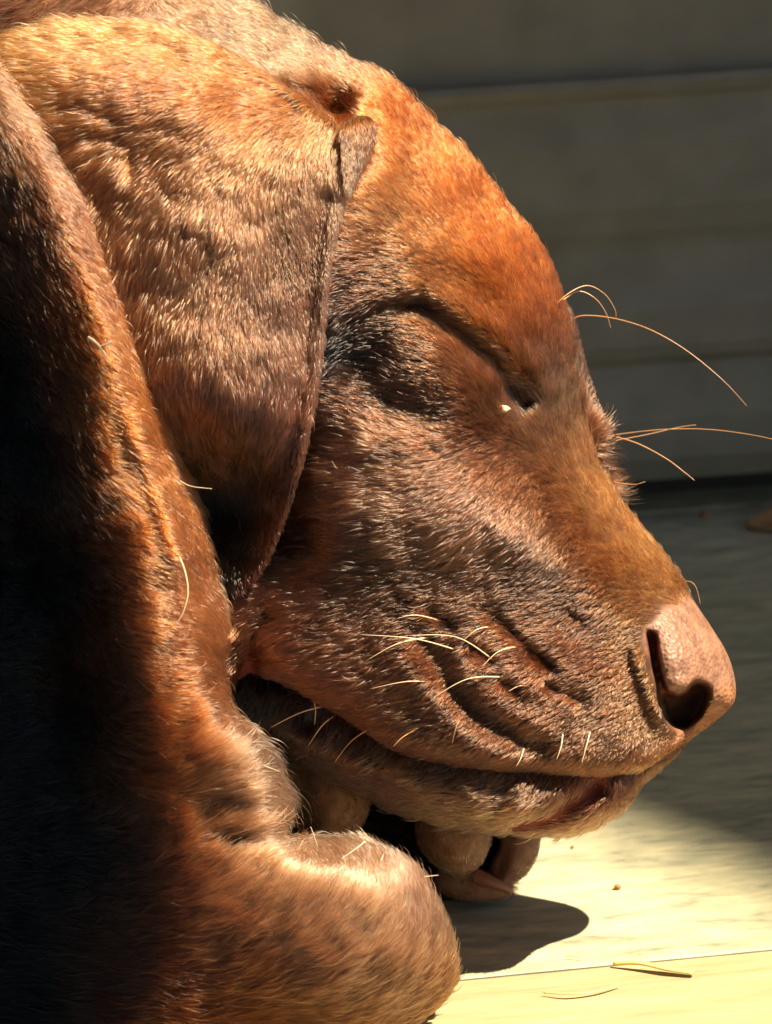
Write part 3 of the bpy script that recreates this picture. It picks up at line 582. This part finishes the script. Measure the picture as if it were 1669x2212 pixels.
def board(name, z0, z1, prof, x0=-1.5, x1=1.5):
    """board with a profiled face: prof = [(fraction of height, outward depth)]"""
    V = []; F = []; n = len(prof)
    for x in (x0, x1):
        for f, dpt in prof: V.append((x, -dpt, z0 + (z1 - z0) * f))
        V.append((x, .02, z1)); V.append((x, .02, z0))
    m = n + 2
    for k in range(m): F.append((k, (k + 1) % m, m + (k + 1) % m, m + k))
    F.append(tuple(range(m))[::-1]); F.append(tuple(range(m, 2 * m)))
    o = mesh_obj(name, V, F, wm, smooth=False); o.parent = wall; return o
def zw(y, d=0.0):  # height on the wall seen at picture height y near x = 1500
    # point on ray with world y = WY.y
    a = (1106 - y) * S; w = (a * SP - WY.y + d) / (CP + a * SP / CAM_D); v = a * (1 - w / CAM_D); return OZ + v * CP + w * SP
PROFILE = [(1030, .008), (985, .012), (900, .012), (820, .010), (780, .0085), (764, .0125), (740, .014), (660, .014), (640, .013), (600, .0115), (530, .0105), (512, .011), (490, .013), (440, .015), (300, .015), (225, .013), (205, .013), (190, .0165), (172, .018), (158, .017), (146, .012), (60, .012), (-120, .013), (-300, .010), (-320, .002)]
cuts = [0, 4, 11, 16, 24]
for i0, i1 in zip(cuts[:-1], cuts[1:]):
    seg = PROFILE[i0:i1 + 1]; z0, z1 = zw(*seg[0]), zw(*seg[-1])
    board('board', z0, z1, [((zw(y_, d_) - z0) / (z1 - z0), d_) for y_, d_ in seg])
board('board', zw(-320), 4.60, [(0, .002), (.01, .010), (1, .010)])
base = board('recess', 0.0, zw(1030) - .001, [(0, -.014), (1, -.014)])
wk, nt, N, Lk, p = new_mat('recess_shade'); p.inputs['Base Color'].default_value = (.035, .03, .02, 1); p.inputs['Roughness'].default_value = .9  # near-black colour stands in for the shadow under the wall
base.data.materials[0] = wk
# unseen eave, added to throw the wall and the rear of the deck into shade
EZ = 4.6
e1 = ray_ground(1440, 1655); e2 = ray_ground(1669, 1745)
shift = SUN / SUN.z * EZ
a = e1 + shift; b = e2 + shift; dr = (b - a).normalized(); nrm_ = Vector((-dr.y, dr.x, 0)); 
if nrm_.y < 0: nrm_ = -nrm_
A0 = a - dr * 3.0; B0 = a + dr * 3.0
q = [A0, B0, B0 + nrm_ * 2.5, A0 + nrm_ * 2.5]
V = [(v.x, v.y, EZ) for v in q] + [(v.x, v.y, EZ + .12) for v in q]
er = mesh_obj('unseen_eave', V, [(3, 2, 1, 0), (4, 5, 6, 7), (0, 1, 5, 4), (1, 2, 6, 5), (2, 3, 7, 6), (3, 0, 4, 7)], wm, smooth=False)
tag(er, 'unseen eave added to shade the wall and rear deck', 'eave')

# unseen sheet added above the viewer's side: its edge throws the soft shade over the rear of the foreleg
A_ = np.array(to_world(212, 950, 600)); B_ = np.array(to_world(375, 1780, 590)); sn = np.array(SUN)
nn = np.cross(sn, B_ - A_); nn /= np.linalg.norm(nn)
if nn[0] < 0: nn = -nn
ed = np.array([nn[1], -nn[0], 0]); ed /= np.linalg.norm(ed)
PZ = 1.35; c_ = A_ + sn / sn[2] * (PZ - A_[2]); inn = np.array([-nn[0], -nn[1], 0]); inn /= np.linalg.norm(inn)
q = [c_ - ed * 2.4, c_ + ed * 2.4, c_ + ed * 2.4 + inn * 3.2, c_ - ed * 2.4 + inn * 3.2]
V = [(v[0], v[1], PZ) for v in q] + [(v[0], v[1], PZ + .04) for v in q]
am, nt, N, Lk, p = new_mat('blocker_dark'); p.inputs['Base Color'].default_value = (.06, .055, .045, 1); p.inputs['Roughness'].default_value = .95
pr = mesh_obj('blocker', V, [(3, 2, 1, 0), (4, 5, 6, 7), (0, 1, 5, 4), (1, 2, 6, 5), (2, 3, 7, 6), (3, 0, 4, 7)], am, smooth=False)
tag(pr, 'low awning sheet added out of view, shading the left of the dog', 'blocker')

# ------------------------------------------------------------------ small things on the deck and the coat
def gp(x, y, h=0): v = ray_ground(x, y); return Vector((v.x, v.y, h))
def strip(name, pts, widths, th, mat, label, cat):
    """flat curved sliver through world points"""
    C = catmull([tuple(p) for p in pts], 5, False); n = len(C); V = []; F = []
    Wd = np.interp(np.linspace(0, 1, n), np.linspace(0, 1, len(widths)), widths)
    for i in range(n):
        tg = Vector(C[min(i + 1, n - 1)] - C[max(i - 1, 0)]).normalized(); s = tg.cross(Vector((0, 0, 1))).normalized() * Wd[i]
        c = Vector(C[i]); V += [c - s, c + Vector((0, 0, th)), c + s, c - Vector((0, 0, th * .8))]
    for i in range(n - 1):
        for k in range(4): F.append((4 * i + k, 4 * i + (k + 1) % 4, 4 * i + 4 + (k + 1) % 4, 4 * i + 4 + k))
    F.append((3, 2, 1, 0)); F.append(tuple(range(4 * n - 4, 4 * n)))
    o = mesh_obj(name, V, F, mat); tag(o, label, cat); return o
sm, nt, N, Lk, p = new_mat('straw'); p.inputs['Base Color'].default_value = (.92, .66, .20, 1); p.inputs['Roughness'].default_value = .5
strip('straw', [gp(1325,2090,.001), gp(1380,2096,.002), gp(1440,2104,.0015), gp(1498,2110,.001)], [.0004, .0008, .0014, .0010], .0007, sm, 'short flat yellow straw lying on the sunlit deck', 'straw')
strip('straw', [gp(1175,2152,.001), gp(1230,2158,.0015), gp(1290,2150,.001), gp(1340,2135,.001)], [.00015, .0004, .0004, .0002], .0003, sm, 'thin curved pale straw fibre on the deck near the frame bottom', 'straw')
strip('straw', [gp(1225,2072,.0008), gp(1260,2075,.001)], [.0002, .0002], .0002, sm, 'tiny yellow straw chip lying just beyond the shadow tip', 'straw')
bm2, nt, N, Lk, p = new_mat('crumb'); p.inputs['Base Color'].default_value = (.34, .15, .05, 1); p.inputs['Roughness'].default_value = .8
def crumb(name, c, r, mat, label, cat, sc3=(1, 1, .8), seed=1):
    import bmesh
    b = bmesh.new(); bmesh.ops.create_icosphere(b, subdivisions=3, radius=r); rr = random.Random(seed); dirs = [Vector((rr.gauss(0, 1), rr.gauss(0, 1), rr.gauss(0, 1))).normalized() for _ in range(9)]
    for v in b.verts:
        n = v.co.normalized(); f = 1 + .16 * sum(math.sin(5 * n.dot(d)) for d in dirs) / 3; v.co = Vector((v.co.x * sc3[0], v.co.y * sc3[1], v.co.z * sc3[2])) * f
    me = bpy.data.meshes.new(name); b.to_mesh(me); b.free(); me.polygons.foreach_set('use_smooth', [True] * len(me.polygons))
    o = link(name, me, None, mat); o.location = c; tag(o, label, cat); return o
crumb('soil_crumb', gp(1334,1921,.0007), .0009, bm2, 'tiny brown crumb alone on the bright sunlit deck', 'crumb', seed=2)
crumb('soil_crumb', gp(1521,1117,.0010), .0013, bm2, 'small brown crumb on the shaded deck left of the dry leaf', 'crumb', seed=3)
crumb('soil_crumb', gp(1237,1833,.0004), .0005, bm2, 'tiny tan speck on the deck below the chin', 'crumb', seed=5)
se, nt, N, Lk, p = new_mat('seed'); p.inputs['Base Color'].default_value = (.85, .62, .32, 1); p.inputs['Roughness'].default_value = .35
z = surf(1089, 886); crumb('seed', WV(1089, 886, z + 16), .0012, se, 'small pale seed stuck in the fur at the corner of the closed eye', 'seed', (1, 1, .75), 4)
# chaff husk on the foreleg
def flake(name, quads, mat, label, cat):
    V = []; F = []
    for pl in quads:
        o = len(V); n = len(pl)
        for (x, y, w) in pl: V.append(WV(x, y, w))
        for (x, y, w) in pl: V.append(WV(x, y, w - 3))
        F.append(tuple(range(o, o + n))[::-1]); F.append(tuple(range(o + n, o + 2 * n)))
        for k in range(n): F.append((o + k, o + (k + 1) % n, o + n + (k + 1) % n, o + n + k))
    o = mesh_obj(name, V, F, mat, smooth=False); tag(o, label, cat)
z = surf(236, 760) + 22
hu = tube('chaff_husk', [(210,740,z+8),(222,748,z+12),(236,762,z+12),(252,786,z+8)], 4.5, 1.6, m_wh)
h2 = tube('husk_fork', [(236,758,z+12),(246,756,z+15),(258,750,z+16)], 2.2, 3.4, m_wh, hu)
tag(hu, 'pale forked chaff husk stuck to the rust coloured foreleg fur', 'husk')
z = surf(405, 1260) + 24
tube_h = tube('loose_hair', [(386,1180,z-6),(402,1205,z+4),(414,1240,z+10),(418,1275,z+10),(412,1305,z+8),(400,1332,z+4),(376,1358,z-4)], 2.6, 1.0, m_wh)
tag(tube_h, 'long curved blond loose hair lying on the foreleg', 'hair')
# dry leaf at the right edge, curled
lm, nt, N, Lk, p = new_mat('dry_leaf'); p.inputs['Roughness'].default_value = .7
tc = N.new('ShaderNodeTexCoord'); n1 = N.new('ShaderNodeTexNoise'); n1.inputs['Scale'].default_value = 300; Lk.new(tc.outputs['Object'], n1.inputs['Vector'])
cr = N.new('ShaderNodeValToRGB'); cr.color_ramp.elements[0].color = (.16, .07, .03, 1); cr.color_ramp.elements[1].color = (.55, .30, .12, 1); Lk.new(n1.outputs['Fac'], cr.inputs['Fac']); Lk.new(cr.outputs[0], p.inputs['Base Color'])
c0 = gp(1655, 1143); V = []; F = []; nu, nv = 22, 12
for i in range(nu):
    u = i / (nu - 1); wd = .014 * math.sin(math.pi * min(u * 1.0 + .02, .98)) ** .7
    for j in range(nv):
        t_ = j / (nv - 1) * 2 - 1
        V.append((c0.x - .0055 + u * .034, c0.y + t_ * wd * .55 + .002 * math.sin(u * 5), .0006 + .0036 * (t_ * t_ * .4 + (t_ > 0) * t_ * .6) * math.sin(math.pi * u) ** .5 + .0012 * math.sin(u * 9 + t_ * 2) ** 2))
for i in range(nu - 1):
    for j in range(nv - 1): a_ = i * nv + j; F.append((a_, a_ + nv, a_ + nv + 1, a_ + 1))
lf_ = mesh_obj('dry_leaf', V, F, lm); so_ = lf_.modifiers.new('t', 'SOLIDIFY'); so_.thickness = .0006; tag(lf_, 'curled brown dry leaf on the shaded deck by the wall', 'leaf')
